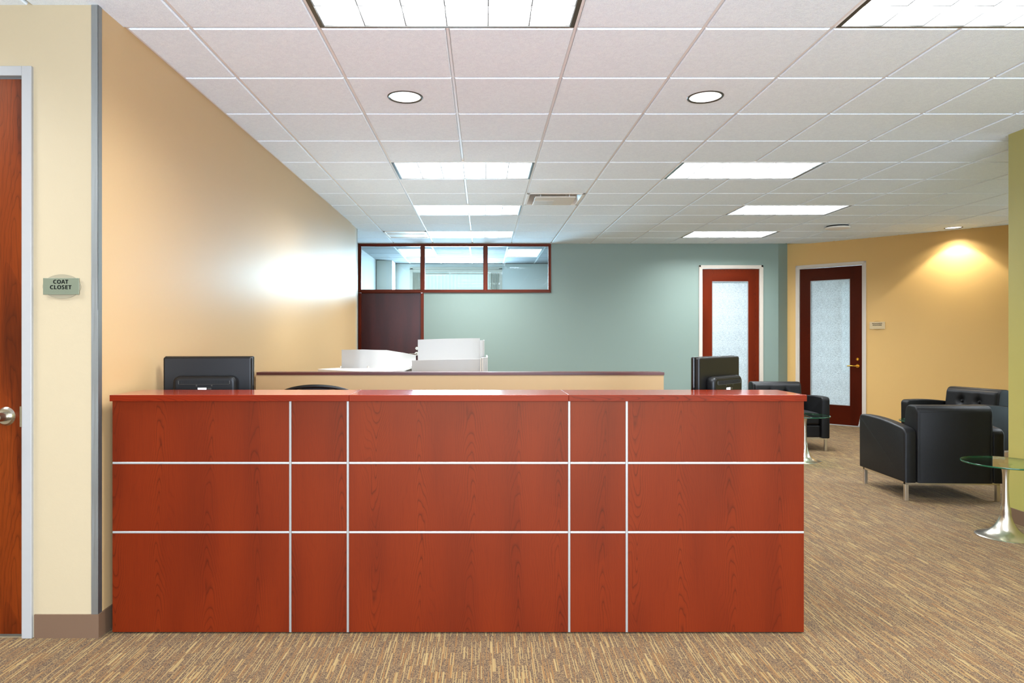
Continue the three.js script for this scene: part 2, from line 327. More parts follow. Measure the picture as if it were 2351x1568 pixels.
// recessed 2 x 4 troffers with a louver of 18 cells
function makeTroffer(w, l, nx, nz) {
  const g = new THREE.Group(), hw = w / 2 - 0.008, hl = l / 2 - 0.008;
  part(g, 'housing', [box(-hw, hw, 0.13, 0.14, -hl, hl), box(-hw - 0.003, -hw, 0.0, 0.14, -hl, hl), box(hw, hw + 0.003, 0.0, 0.14, -hl, hl), box(-hw, hw, 0.0, 0.14, -hl - 0.003, -hl), box(-hw, hw, 0.0, 0.14, hl, hl + 0.003)], M.housing);
  const f = 0.022, q = 0.011;
  part(g, 'frame', [box(-hw, -hw + f, -0.001, 0.03, -hl, hl, 0.002), box(hw - f, hw, -0.001, 0.03, -hl, hl, 0.002), box(-hw + f, hw - f, -0.001, 0.02, -hl, -hl + q, 0.002), box(-hw + f, hw - f, -0.001, 0.02, hl - q, hl, 0.002)], M.darkFrame);
  part(g, 'diffuser', box(-hw + 0.002, hw - 0.002, 0.118, 0.128, -hl + 0.002, hl - 0.002), M.glow);
  const iw = hw - f, il = hl - q, cells = [];
  for (let i = 0; i <= nx; i++) { const x = -iw + (2 * iw * i) / nx; cells.push(box(x - 0.0022, x + 0.0022, 0.004, 0.062, -il, il)); }
  part(g, 'louver_blade', cells, M.louver);
  for (let i = 0; i <= nz; i++) { const z = -il + (2 * il * i) / nz; part(g, 'louver_rail', box(-iw, iw, 0.004, 0.062, z - 0.0022, z + 0.0022), M.louver); }
  return g;
}
const trofferProto = makeTroffer(2 * PITCH, PITCH, 6, 3);
const trofferLabels = ['recessed ceiling light cut by the top edge, above the middle of the desk', 'recessed ceiling light cut by the top right corner of the photo', 'recessed ceiling light just before the square air diffuser, left of it and larger', 'widest whole recessed ceiling light of the right row, right of the air diffuser', 'recessed ceiling light level with the square air diffuser, directly left of it', 'recessed ceiling light of the right row between a larger and a smaller one', 'narrow recessed ceiling light right above the wood-framed transom window', 'smallest recessed ceiling light of the right row, above the teal wall door', 'recessed ceiling light over the lounge, behind the olive wall', 'recessed ceiling light before the coat closet', 'recessed ceiling light over the entry, left row', 'recessed ceiling light over the entry, right row'];
trofferCells.forEach(([k, j], i) => {
  const o = i ? trofferProto.clone() : trofferProto, X = lineX(k + 1), d = lineD(j + 0.5);
  o.name = numbered('ceiling_light'); scene.add(o); o.position.set(X, CEIL, -d);
  o.userData = { label: trofferLabels[i], category: 'ceiling light', group: 'louvered lights in the reception ceiling' };
  const l = new THREE.RectAreaLight(TROFFER_C, TROFFER_L, 2 * PITCH - 0.06, PITCH - 0.04);
  l.name = 'troffer_lamp'; l.position.set(X, CEIL + 0.112, -d); l.lookAt(X, 0, -d); l.castShadow = true; scene.add(l);
});

// round downlights
function makeDownlight() {
  const g = new THREE.Group();
  part(g, 'trim_ring', new THREE.LatheGeometry([[0.094, 0.004], [0.094, -0.002], [0.104, -0.004], [0.108, 0], [0.108, 0.004]].map((p) => new THREE.Vector2(...p)), 48), M.darkFrame);
  part(g, 'reflector', new THREE.LatheGeometry([[0.094, 0.002], [0.086, 0.05], [0.07, 0.1], [0.05, 0.118]].map((p) => new THREE.Vector2(...p)), 48), M.housing);
  part(g, 'lens', cyl(0.0935, 0.0935, 0.006, 48).translate(0, 0.006, 0), M.glow);
  return g;
}
const downProto = makeDownlight();
[[lineX(-0.5), lineD(1.5), 'round recessed downlight above the left half of the desk', 0.5], [lineX(2.5), lineD(1.5), 'round recessed downlight above the right half of the desk', 0.5], [6.255, lineD(9.5), 'small round downlight in the corner, shining on the tan wall', 1]].forEach(([X, d, label, on], i) => {
  const o = i ? downProto.clone() : downProto;
  o.name = numbered('downlight'); scene.add(o); o.position.set(X, CEIL - 0.0005, -d);
  o.userData = { label, category: 'downlight', group: 'round downlights in the ceiling' };
  for (const [angle, pen, I] of i === 2 ? [[66, 0.35, 1.7], [50, 0.14, 4.2]] : [[50, 0.4, 1.0]]) {
    const s = new THREE.SpotLight(new THREE.Color().setRGB(1, 0.95, 0.85), I, 0, THREE.MathUtils.degToRad(angle), pen, 2);
    s.name = 'downlight_lamp'; s.position.set(X, CEIL - 0.006, -d); s.target.position.set(X, 0, -d); s.castShadow = true; s.shadow.radius = 1.5; scene.add(s, s.target); s.target.name = 'lamp_aim';
  }
});

// air fittings
{
  const X = lineX(1.5), d = lineD(6.5), t = thing('air_diffuser', 'square plaque air diffuser in the ceiling, right of the lights above the desk', 'air diffuser', X, CEIL, d);
  const h = PITCH / 2 - 0.008;
  part(t, 'outer_frame', [box(-h, h, -0.002, 0.01, -h, -h + 0.03, 0.002), box(-h, h, -0.002, 0.01, h - 0.03, h, 0.002), box(-h, -h + 0.03, -0.002, 0.01, -h, h, 0.002), box(h - 0.03, h, -0.002, 0.01, -h, h, 0.002)], M.vent);
  const s = new THREE.CylinderGeometry(0.22 * Math.SQRT2, (h - 0.03) * Math.SQRT2, 0.1, 4, 1, true).rotateY(Math.PI / 4).translate(0, 0.05, 0);
  part(t, 'cone', s, M.ventShade);
  part(t, 'duct', box(-0.22, 0.22, 0.098, 0.1, -0.22, 0.22), M.dark);
  part(t, 'plaque', box(-0.21, 0.21, -0.018, -0.008, -0.21, 0.2, 0.003), M.ventShade);
  for (const [x, z] of [[-0.15, 0.15], [0.15, 0.15], [-0.15, -0.15], [0.15, -0.15]]) part(t, 'hanger', bar([x, -0.01, z], [x, 0.09, z], 0.006), M.vent);
  part(t, 'deflector', box(-0.205, 0.0, -0.021, -0.018, -0.2, 0.03), M.whiteLam, 'white deflector plate on the left of the plaque');
}
{
  const t = thing('round_diffuser', 'small round white air diffuser hanging below the ceiling before the corner', 'air diffuser', 4.64, CEIL, 8.86);
  part(t, 'neck', cyl(0.132, 0.132, 0.015, 40).translate(0, -0.0075, 0), M.darkSlot);
  part(t, 'disc', new THREE.LatheGeometry([[0, -0.04], [0.12, -0.039], [0.146, -0.034], [0.152, -0.025], [0.148, -0.016], [0, -0.0155]].map((p) => new THREE.Vector2(...p)), 48), M.vent);
}
{
  const t = thing('return_air_panel', 'pale return air panel in the ceiling before the transom window', 'vent', lineX(-1.5), CEIL, lineD(10.5)), h = PITCH / 2 - 0.008;
  part(t, 'panel', box(-h + 0.02, h - 0.02, 0.001, 0.008, -h + 0.02, h - 0.02), M.vent);
  part(t, 'frame', [box(-h, h, -0.006, 0.008, -h, -h + 0.025, 0.002), box(-h, h, -0.006, 0.008, h - 0.025, h, 0.002), box(-h, -h + 0.025, -0.006, 0.008, -h, h, 0.002), box(h - 0.025, h, -0.006, 0.008, -h, h, 0.002)], M.vent);
  part(t, 'slat', box(-h + 0.02, h - 0.02, -0.004, 0.002, 0.05, 0.065), M.ventShade);
}

// ---------------------------------------------------------------- doors
// a frame of jambs and head round an opening u0..u1 up to v, standing proud of the wall
function doorFrame(g, u0, u1, v, w, m, deep = 0.13) {
  const jamb = (a, b) => [box(a, b, 0, v + w, -deep, 0.012, 0.002)];
  part(g, 'door_frame', [...jamb(u0 - w, u0), ...jamb(u1, u1 + w), box(u0, u1, v, v + w, -deep, 0.012, 0.002), box(u0 - w, u0 - w * 0.45, 0, v + w, 0.012, 0.018, 0.002), box(u1 + w * 0.45, u1 + w, 0, v + w, 0.012, 0.018, 0.002), box(u0 - w, u1 + w, v + w * 0.45, v + w, 0.012, 0.018, 0.002)], m);
}
{ // coat closet, far left
  const g = structGroup('door_1', XFL, 0, DC), R = XFL - -2.03, u1 = -R, u0 = 1.06;
  part(g, 'door_frame', [box(u1 + 0.002, u1 + 0.046, 0, 2.515, -0.13, 0.014, 0.003), box(u0 - 0.046, u0 - 0.002, 0, 2.515, -0.13, 0.014, 0.003), box(u0, u1 + 0.002, 2.472, 2.515, -0.13, 0.0138, 0.003)], M.frameGrey);
  const leaf = part(g, 'door_leaf', box(u0, u1 - 0.003, 0.012, 2.464, -0.05, -0.006, 0.002, false, 0.05, 0.2), M.closetDoor);
  const hx = -2.109 - XFL, hy = 0.974;
  const lv = part(g, 'lever_handle', [cyl(0.0335, 0.0415, 0.01, 48).rotateX(Math.PI / 2).translate(hx, hy, -0.001), cyl(0.018, 0.021, 0.05, 32).rotateX(Math.PI / 2).translate(hx, hy, 0.028), tube([[hx, hy, 0.05], [hx - 0.02, hy, 0.056], [hx - 0.07, hy, 0.056], [hx - 0.12, hy - 0.002, 0.053]], 0.0105, 24, 14)], M.nickel);
  part(g, 'strike_plate', box(u1 - 0.004, u1 + 0.005, 0.93, 1.02, -0.01, 0.0155), M.nickel);
}
{ // dark door below the transom
  const g = structGroup('door_2', 0, 0, DB);
  part(g, 'door_frame', [box(-1.951, -1.905, 0, 2.02, -0.12, 0.02, 0.003), box(-0.978, -0.931, 0, 2.02, -0.12, 0.02, 0.003)], M.transomWood);
  part(g, 'door_head', box(-1.904, -0.979, 2.0165, 2.0265, -0.12, 0.0, 0.001), M.transomWood);
  part(g, 'door_leaf', box(-1.904, -0.979, 0.01, 2.016, -0.06, -0.015, 0.002), M.mahogany);
  part(g, 'lever_handle', [cyl(0.03, 0.033, 0.012, 32).rotateX(Math.PI / 2).translate(-1.045, 1.075, -0.009), tube([[-1.045, 1.075, 0.0], [-1.05, 1.075, 0.045], [-1.1, 1.075, 0.05], [-1.15, 1.075, 0.048]], 0.009, 20, 10)], M.nickel);
  part(g, 'deadbolt', [cyl(0.024, 0.028, 0.012, 32).rotateX(Math.PI / 2).translate(-1.04, 1.158, -0.009), box(-1.043, -1.037, 1.145, 1.171, -0.004, 0.012, 0.002)], M.nickel);
}
function glassDoor(g, u0, wood, frame, metal, lockU, sign) {
  const u1 = u0 + 0.885, top = 2.396, ga = u0 + 0.155, gb = u0 + 0.72, g0 = 0.305, g1 = 2.207, z0 = -0.055, z1 = -0.012;
  doorFrame(g, u0 - 0.003, u1 + 0.003, top + 0.004, 0.055, frame);
  const leaf = part(g, 'door_leaf', [box(u0, ga, 0.015, top, z0, z1), box(gb, u1, 0.015, top, z0, z1), box(ga, gb, g1, top, z0, z1, 0, true), box(ga, gb, 0.015, g0, z0, z1, 0, true)], wood);
  part(g, 'glazing_bead', [box(ga, ga + 0.008, g0, g1, z1 - 0.02, z1 - 0.002), box(gb - 0.008, gb, g0, g1, z1 - 0.02, z1 - 0.002), box(ga, gb, g0, g0 + 0.008, z1 - 0.02, z1 - 0.002), box(ga, gb, g1 - 0.008, g1, z1 - 0.02, z1 - 0.002)], M.frameGrey);
  part(g, 'glass_pane', box(ga, gb, g0, g1, z1 - 0.031, z1 - 0.028), M.pebble);
  const hu = lockU, hy = 0.905;
  part(g, 'lever_handle', [cyl(0.026, 0.03, 0.012, 32).rotateX(Math.PI / 2).translate(hu, hy, z1 + 0.006), bar([hu, hy, z1], [hu, hy, z1 + 0.05], 0.011), tube([[hu, hy, z1 + 0.048], [hu + 0.03 * sign, hy, z1 + 0.054], [hu + 0.08 * sign, hy + 0.002, z1 + 0.054], [hu + 0.13 * sign, hy - 0.002, z1 + 0.05]], 0.0085, 20, 10)], metal);
  part(g, 'deadbolt', [cyl(0.021, 0.025, 0.012, 32).rotateX(Math.PI / 2).translate(hu, hy + 0.1, z1 + 0.006), box(hu - 0.003, hu + 0.003, hy + 0.09, hy + 0.112, z1 + 0.01, z1 + 0.02, 0.002)], metal);
  part(g, 'threshold', box(u0, u1, 0, 0.012, -0.1, 0.0), M.frameGrey);
}
glassDoor(structGroup('door_3', 0, 0, DB), 3.418, M.cherryDark, M.frameWhite, M.nickel, 3.475, 1);
{
  const f = wallFrame(CORNER, TAN_END), g = structGroup('door_4', CORNER[0], 0, CORNER[1], f.turn);
  glassDoor(g, 0.19, M.cherryDeep, M.frameWhite, M.brass, 1.016, -1);
  part(g, 'door_stop', [bar([1.05, 0.13, -0.008], [1.05, 0.03, 0.05], 0.007), cyl(0.011, 0.013, 0.02, 16).translate(1.05, 0.03, 0.05)], M.frameGrey);
}

// ---------------------------------------------------------------- transom window and the office behind it
{
  const g = structGroup('window_1', 0, 0, DB), x0 = -1.951, x1 = 1.054, y0 = 2.027, y1 = CEIL, m1 = -0.95, m2 = 0.031, z0 = -0.12;
  part(g, 'window_frame', [box(x0, x1, y0, y0 + 0.028, z0, 0.024, 0.004, true), box(x0, x1, y1 - 0.026, y1, z0, 0.024, 0.004, true), box(x0, x0 + 0.028, y0 + 0.028, y1 - 0.026, z0, 0.024, 0.004), box(x1 - 0.028, x1, y0 + 0.028, y1 - 0.026, z0, 0.024, 0.004)], M.transomWood);
  for (const m of [m1, m2]) part(g, 'mullion', box(m - 0.024, m + 0.024, y0 + 0.028, y1 - 0.026, z0, 0.02, 0.004), M.transomWood);
  const b = 0.03;
  [[x0 + 0.028, m1 - 0.02], [m1 + 0.02, m2 - 0.02], [m2 + 0.02, x1 - 0.028]].forEach(([a, c]) => {
    const p0 = y0 + 0.028, p1 = y1 - 0.026;
    part(g, 'sash', [box(a, c, p0, p0 + b * 0.7, -0.05, 0.006, 0.003, true), box(a, c, p1 - b * 0.4, p1, -0.05, 0.006, 0.003, true), box(a, a + b * 0.5, p0 + b * 0.7, p1 - b * 0.4, -0.05, 0.006, 0.003), box(c - b * 0.5, c, p0 + b * 0.7, p1 - b * 0.4, -0.05, 0.006, 0.003)], M.transomWood);
    part(g, 'pane', box(a + 0.008, c - 0.008, p0 + 0.012, p1 - 0.008, -0.032, -0.026), M.pane);
  });
}
const OX0 = -2.02, OX1 = 1.95, OD0 = DB + 0.12, OD1 = 13.4;
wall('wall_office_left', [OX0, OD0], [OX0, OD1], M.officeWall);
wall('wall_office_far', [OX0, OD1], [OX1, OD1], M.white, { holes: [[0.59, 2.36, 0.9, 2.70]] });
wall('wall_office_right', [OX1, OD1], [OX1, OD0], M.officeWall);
struct('wall_office_chase', pbox(OX0, -1.73, 0, CEIL + 0.02, 12.8, OD1), M.white);
{ // its ceiling: tiles, tees and two lights set lengthways
  const c = structGroup('ceiling_office');
  const ox = -1.44, od = OD0 + 0.44, h = PITCH / 2 - 0.009;
  part(c, 'ceiling_slab', pbox(OX0, OX1, CEIL + 0.2, CEIL + 0.25, OD0, OD1), M.backing);
  let n = 0;
  for (let k = -1; k <= 5; k++) for (let j = -1; j <= 3; j++) {
    if ((k === 0 || k === 3) && (j === 0 || j === 1)) continue;
    const x0 = Math.max(OX0, ox + k * PITCH + 0.009), x1 = Math.min(OX1, ox + (k + 1) * PITCH - 0.009), d0 = Math.max(OD0, od + j * PITCH + 0.009), d1 = Math.min(OD1, od + (j + 1) * PITCH - 0.009);
    if (x1 - x0 < 0.05 || d1 - d0 < 0.05) continue;
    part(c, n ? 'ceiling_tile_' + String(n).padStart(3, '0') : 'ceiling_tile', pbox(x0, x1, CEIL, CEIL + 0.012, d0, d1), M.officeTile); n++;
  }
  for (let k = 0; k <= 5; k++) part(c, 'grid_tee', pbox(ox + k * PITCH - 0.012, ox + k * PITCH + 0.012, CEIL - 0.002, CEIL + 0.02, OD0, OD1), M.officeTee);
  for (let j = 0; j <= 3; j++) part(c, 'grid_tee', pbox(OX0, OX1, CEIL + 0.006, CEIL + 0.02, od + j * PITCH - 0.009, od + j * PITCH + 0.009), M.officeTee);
  [[ox + PITCH / 2, 'plain ceiling light seen through the left and middle panes of the transom'], [ox + 3.5 * PITCH, 'plain ceiling light seen through the right pane of the transom']].forEach(([X, label]) => {
    const t = thing('office_light', label, 'ceiling light', X, CEIL, od + PITCH, 0, 'lights in the office behind the transom');
    const hw = PITCH / 2 - 0.014, hl = PITCH - 0.014;
    part(t, 'frame', [box(-hw, hw, -0.003, 0.06, -hl, -hl + 0.02), box(-hw, hw, -0.003, 0.06, hl - 0.02, hl), box(-hw, -hw + 0.02, -0.003, 0.06, -hl, hl), box(hw - 0.02, hw, -0.003, 0.06, -hl, hl)], M.officeTee);
    part(t, 'diffuser', box(-hw + 0.015, hw - 0.015, 0.006, 0.012, -hl + 0.015, hl - 0.015), M.glowSoft);
    areaLight('office_lamp', X, CEIL - 0.006, od + PITCH, 2 * hw - 0.05, 2 * hl - 0.05, [X, 0, od + PITCH], new THREE.Color().setRGB(1, 0.97, 0.92), 2.6).lookAt(X, 0, -(od + PITCH));
  });
}
{ // window in its far wall: frame, head rail, stacked vanes at both sides
  const g = structGroup('window_2', OX0, 0, OD1), x0 = 0.59, x1 = 2.36, y0 = 0.9, y1 = 2.70;
  part(g, 'window_frame', [box(x0 - 0.03, x0 + 0.03, y0, y1, -0.1, 0.012), box(x1 - 0.03, x1 + 0.03, y0, y1, -0.1, 0.012), box(x0 - 0.03, x1 + 0.03, y1 - 0.02, y1 + 0.03, -0.1, 0.012), box(x0 - 0.03, x1 + 0.03, y0 - 0.03, y0 + 0.03, -0.1, 0.03)], M.frameWhite);
  part(g, 'transom_bar', box(x0 + 0.03, x1 - 0.03, 2.585, 2.62, -0.09, -0.05), M.frameWhite);
  part(g, 'pane', box(x0 + 0.03, x1 - 0.03, y0 + 0.03, y1 - 0.02, -0.075, -0.07), M.pane);
  part(g, 'head_rail', box(x0 + 0.02, x1 - 0.02, y1 - 0.075, y1 - 0.02, -0.04, 0.0, 0.004), M.frameWhite);
  let n = 0;
  for (const s of [0, 1]) for (let i = 0; i < 6; i++) {
    const v = part(g, n ? 'vane_' + String(n).padStart(3, '0') : 'vane', box(-0.044, 0.044, y0 + 0.05, y1 - 0.08, -0.0008, 0.0008), M.vane); n++;
    v.position.set(s ? x1 - 0.05 - i * 0.034 : x0 + 0.05 + i * 0.034, 0, -0.02); v.rotation.y = (s ? -1 : 1) * (0.9 + 0.1 * hash(i, s, 9));
  }
}
{ // ribbed metal building across the yard, seen through that window
  const t = thing('ribbed_building', 'pale ribbed metal building outside the office window', 'building', -0.5, -0.1, 19);
  part(t, 'wall', box(-9, 9, 0, 5.5, -3, 0), M.facade);
  const ribs = []; for (let i = 0; i < 120; i++) ribs.push(box(-6 + i * 0.1, -6 + i * 0.1 + 0.035, 0, 5.5, 0, 0.03));
  part(t, 'rib', ribs, M.facade).userData.kind = 'stuff';
  struct('ground_outside', pbox(-14, 14, -0.3, -0.13, 13.6, 24), M.concrete);
}
// closed rooms behind the two glazed doors, each with a window
wall('wall_side_office_far', [OX1 + 0.13, OD1], [5.1, OD1], M.white, { holes: [[0.6, 2.6, 0.6, 2.4]] });
wall('wall_side_office_right', [5.1, OD1], [5.1, 10.98], M.white);
{
  const p0 = [5.1, 11.0], a = onTan(0), q = 0.12 * S2;
  wall('wall_meeting_left', [5.22, 10.95], [6.6, 13.6], M.white);
  wall('wall_meeting_far', [6.6, 13.6], [8.9, 11.4], M.white, { holes: [[0.5, 2.7, 0.6, 2.4]] });
  wall('wall_meeting_right', [8.9, 11.4], [8.6, 7.2], M.white);
}
function plainWindow(name, a, b, h, y0, y1) {
  const f = wallFrame(a, b), g = structGroup(name, a[0], 0, a[1], f.turn), [u0, u1] = h;
  part(g, 'window_frame', [box(u0 - 0.04, u0 + 0.03, y0 - 0.04, y1 + 0.04, -0.1, 0.015), box(u1 - 0.03, u1 + 0.04, y0 - 0.04, y1 + 0.04, -0.1, 0.015), box(u0 + 0.03, u1 - 0.03, y0 - 0.04, y0 + 0.03, -0.1, 0.015), box(u0 + 0.03, u1 - 0.03, y1 - 0.03, y1 + 0.04, -0.1, 0.015), box((u0 + u1) / 2 - 0.025, (u0 + u1) / 2 + 0.025, y0 + 0.03, y1 - 0.03, -0.09, 0.0)], M.frameWhite);
  part(g, 'pane', box(u0 + 0.03, u1 - 0.03, y0 + 0.03, y1 - 0.03, -0.06, -0.055), M.pane);
}
plainWindow('window_3', [XG, FRONT], [XFL, FRONT], [0.75, 5.45], 0.1, 2.6);
plainWindow('window_4', TAN_END, [TAN_END[0], DG + 0.15], [TAN_END[1] - 7.05, TAN_END[1] - 5.3], 0.2, 2.55);
plainWindow('window_5', [6.6, 13.6], [8.9, 11.4], [0.5, 2.7], 0.6, 2.4);
plainWindow('window_6', [OX1 + 0.13, OD1], [5.1, OD1], [0.6, 2.6], 0.6, 2.4);

// ---------------------------------------------------------------- reception desk
{
  const t = thing('reception_desk', 'long cherry wood reception desk with silver strips and a raised counter', 'desk', 0, 0, 3.02);
  const xs = [-1.658, -0.863, -0.606, 0.383, 0.640, 1.432], ys = [0.006, 0.452, 0.7615, 1.038], sw = 0.005;
  let n = 0;
  for (let r = 0; r < 3; r++) for (let c = 0; c < 5; c++) {
    const x0 = xs[c] + (c ? sw : 0), x1 = xs[c + 1] - (c < 4 ? sw : 0), y0 = ys[r] + (r ? sw : 0), y1 = ys[r + 1] - (r < 2 ? sw : 0);
    part(t, n ? 'front_panel_' + String(n).padStart(3, '0') : 'front_panel', box(x0, x1, y0, y1, -0.02, 0, 0.0015, false, c * 0.037 + 0.3, c * 0.21), M.cherry); n++;
  }
  for (let c = 1; c < 5; c++) part(t, 'metal_strip', box(xs[c] - sw, xs[c] + sw, 0.006, 1.038, -0.02, 0.0012, 0.0008), M.aluUpright);
  for (let r = 1; r < 3; r++) for (let c = 0; c < 5; c++) part(t, 'metal_strip', box(xs[c] + (c ? sw : 0), xs[c + 1] - (c < 4 ? sw : 0), ys[r] - sw, ys[r] + sw, -0.02, 0.0006, 0.0025), M.alu);
  const cx = [-1.66, -0.597, 0.3785, 1.436];
  for (let c = 0; c < 3; c++) {
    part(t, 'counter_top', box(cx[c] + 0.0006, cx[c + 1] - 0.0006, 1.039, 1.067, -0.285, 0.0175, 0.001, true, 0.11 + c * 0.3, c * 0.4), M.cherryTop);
    part(t, 'edge_band', box(cx[c] + 0.0006, cx[c + 1] - 0.0006, 1.039, 1.0665, 0.0176, 0.0205, 0.001, true, 0.31 + c * 0.3, c * 0.4), M.cherryEdge);
  }
  part(t, 'side_panel', box(-1.656, -1.63, 0.006, 1.038, -0.75, -0.02), M.cherry);
  part(t, 'side_panel', box(1.405, 1.431, 0.006, 1.038, -0.28, -0.02), M.cherry);
  part(t, 'inner_panel', box(-1.62, 1.395, 0.03, 1.038, -0.05, -0.022), M.cherryDark);
  part(t, 'work_surface', box(-1.625, 1.43, 0.712, 0.74, -1.0, -0.05, 0.003, true), M.cherryTop);
  part(t, 'support_panel', box(-1.62, -1.595, 0.006, 0.711, -0.95, -0.06), M.cherry);
  part(t, 'support_panel', box(1.40, 1.425, 0.006, 0.711, -0.95, -0.29), M.cherry);
  for (const x of [-1.6, -0.6, 0.38, 1.38]) part(t, 'levelling_foot', cyl(0.02, 0.02, 0.007, 16).translate(x, 0.0035, -0.035), M.dark);
}

// ---------------------------------------------------------------- monitors, seen from behind
function makeMonitor() {
  const g = new THREE.Group(), w = 0.45, h = 0.285, y0 = 0.195;      // rear faces +z
  part(g, 'back_shell', box(-w / 2, w / 2, y0, y0 + h, -0.012, 0.016, 0.011), M.blackPlastic);
  part(g, 'bezel', box(-w / 2 - 0.003, w / 2 + 0.003, y0 - 0.003, y0 + h + 0.003, -0.03, -0.01, 0.007), M.glossBlack);
  part(g, 'screen', box(-w / 2 + 0.015, w / 2 - 0.015, y0 + 0.02, y0 + h - 0.015, -0.032, -0.029), M.glossBlack);
  const s = new THREE.Shape(), bw = 0.14, b0 = y0 + 0.03, b1 = y0 + 0.168;
  s.moveTo(-bw, b0); s.lineTo(bw, b0); s.lineTo(bw, b1 - 0.014); s.quadraticCurveTo(bw, b1, bw - 0.014, b1); s.lineTo(-bw + 0.014, b1); s.quadraticCurveTo(-bw, b1, -bw, b1 - 0.014); s.closePath();
  const hump = part(g, 'rear_hump', new THREE.ExtrudeGeometry(s, { depth: 0.014, bevelEnabled: true, bevelThickness: 0.02, bevelSize: 0.02, bevelSegments: 4 }).translate(0, 0, 0.03), M.blackPlastic);
  const vy = b1 - 0.012, ribs = [];
  part(hump, 'vent_slot', box(-0.127, 0.127, vy - 0.01, vy + 0.01, 0.0635, 0.0648, 0.0006), M.darkSlot);
  for (let i = 0; i < 24; i++) ribs.push(box(-0.12 + i * 0.0104, -0.118 + i * 0.0104, vy - 0.008, vy + 0.008, 0.0635, 0.0656));
  part(hump, 'vent_slot_rib', ribs, M.blackPlastic);
  part(hump, 'vent_lip', [tube([[-0.124, vy - 0.01, 0.065], [0, vy - 0.0105, 0.065], [0.124, vy - 0.01, 0.065]], 0.0012, 12, 6), tube([[-0.127, vy - 0.009, 0.065], [-0.128, vy, 0.065], [-0.127, vy + 0.009, 0.065]], 0.0012, 8, 6), tube([[0.127, vy - 0.009, 0.065], [0.128, vy, 0.065], [0.127, vy + 0.009, 0.065]], 0.0012, 8, 6)], M.darkFrame);
  for (const x of [-0.038, 0.038]) part(hump, 'screw', cyl(0.004, 0.004, 0.003, 12).rotateX(Math.PI / 2).translate(x, vy - 0.016, 0.0645), M.darkFrame);
  part(hump, 'sticker', box(-0.032, 0.012, vy - 0.041, vy - 0.027, 0.0638, 0.0648), M.sticker);
  part(hump, 'port', box(0.016, 0.036, vy - 0.039, vy - 0.028, 0.0638, 0.0655, 0.001), M.darkFrame);
  part(g, 'neck', box(-0.05, 0.05, 0.012, y0 + 0.08, 0.03, 0.075, 0.008), M.blackPlastic);
  part(g, 'base', cyl(0.115, 0.12, 0.016, 48).scale(1, 1, 0.8).translate(0, 0.009, 0.02), M.blackPlastic);
  return g;
}
const mon = makeMonitor();
[[-1.432, 3.52, 0.06, 'black monitor behind the left end of the reception desk, by the yellow wall'], [1.222, 3.53, 0.78, 'black monitor turned sideways behind the right end of the reception desk']].forEach(([X, d, a, label], i) => {
  const o = i ? mon.clone() : mon; o.name = numbered('monitor'); scene.add(o);
  o.position.set(X, 0.742, -d); o.rotation.set(0, a, 0); o.userData = { label, category: 'monitor', group: 'monitors on the reception desk' };
});

// ---------------------------------------------------------------- office chair behind the desk
{
  const t = thing('office_chair', 'black mesh office chair, only its arched top showing over the desk', 'chair', -1.03, 0, 4.2, 0.05);
  const arch = [], W = 0.25;
  for (let i = 0; i <= 24; i++) { const a = Math.PI * i / 24, x = -W * Math.cos(a) * (1 - 0.06 * Math.sin(a)); arch.push([x, 0.93 + 0.095 * Math.pow(Math.sin(a), 0.85), 0.02 + 0.05 * (1 - (x / W) ** 2)]); }
  part(t, 'back_frame', tube([[-0.2, 0.5, 0.04], [-0.235, 0.7, 0.03], ...arch, [0.235, 0.7, 0.03], [0.2, 0.5, 0.04]], 0.012, 90, 8), M.blackPlastic);
  const gm = new THREE.PlaneGeometry(0.47, 0.53, 24, 24), p = gm.attributes.position;
  for (let i = 0; i < p.count; i++) { const x = p.getX(i) / 0.235, v = (p.getY(i) + 0.265) / 0.53; const top = 0.91 + 0.105 * Math.sqrt(Math.max(0, 1 - x * x)); p.setXYZ(i, x * 0.235, 0.5 + (top - 0.5) * v, 0.02 + 0.05 * (1 - x * x)); }
  gm.computeVertexNormals();
  part(t, 'backrest_mesh', metric(gm), M.mesh);
  part(t, 'seat', box(-0.25, 0.25, 0.43, 0.51, -0.5, -0.02, 0.035), M.dark);
  part(t, 'spine', tube([[0, 0.42, -0.2], [0, 0.42, 0.04], [0, 0.52, 0.09], [0, 0.7, 0.085]], 0.022, 24, 8), M.blackPlastic);
  part(t, 'gas_lift', cyl(0.025, 0.03, 0.33, 20).translate(0, 0.26, -0.24), M.blackPlastic);
  for (let i = 0; i < 5; i++) {
    const a = i * Math.PI * 0.4, x = Math.sin(a), z = Math.cos(a);
    part(t, 'base_spoke', bar([0, 0.1, -0.24], [x * 0.3, 0.075, -0.24 + z * 0.3], 0.018), M.blackPlastic);
    part(t, 'caster', cyl(0.027, 0.027, 0.04, 20).rotateZ(Math.PI / 2).rotateY(a).translate(x * 0.3, 0.028, -0.24 + z * 0.3), M.dark);
  }
  part(t, 'arm', [tube([[-0.25, 0.45, -0.2], [-0.3, 0.5, -0.2], [-0.3, 0.66, -0.2]], 0.014, 16, 8), box(-0.335, -0.265, 0.66, 0.685, -0.34, -0.1, 0.01)], M.blackPlastic);
  part(t, 'arm', [tube([[0.25, 0.45, -0.2], [0.3, 0.5, -0.2], [0.3, 0.66, -0.2]], 0.014, 16, 8), box(0.265, 0.335, 0.66, 0.685, -0.34, -0.1, 0.01)], M.blackPlastic);
}

// ---------------------------------------------------------------- low partition and the white workstations behind it
{
  const t = thing('low_partition', 'low tan partition with a dark wood cap behind the reception desk', 'partition', 0, 0, 5.0);
  part(t, 'panel', box(-1.685, 1.333, 0, 1.0465, -0.12, 0.0), M.partition);
  part(t, 'cap', box(-1.677, 1.336, 1.0465, 1.067, -0.13, 0.01, 0.002, true), M.capWood);
}
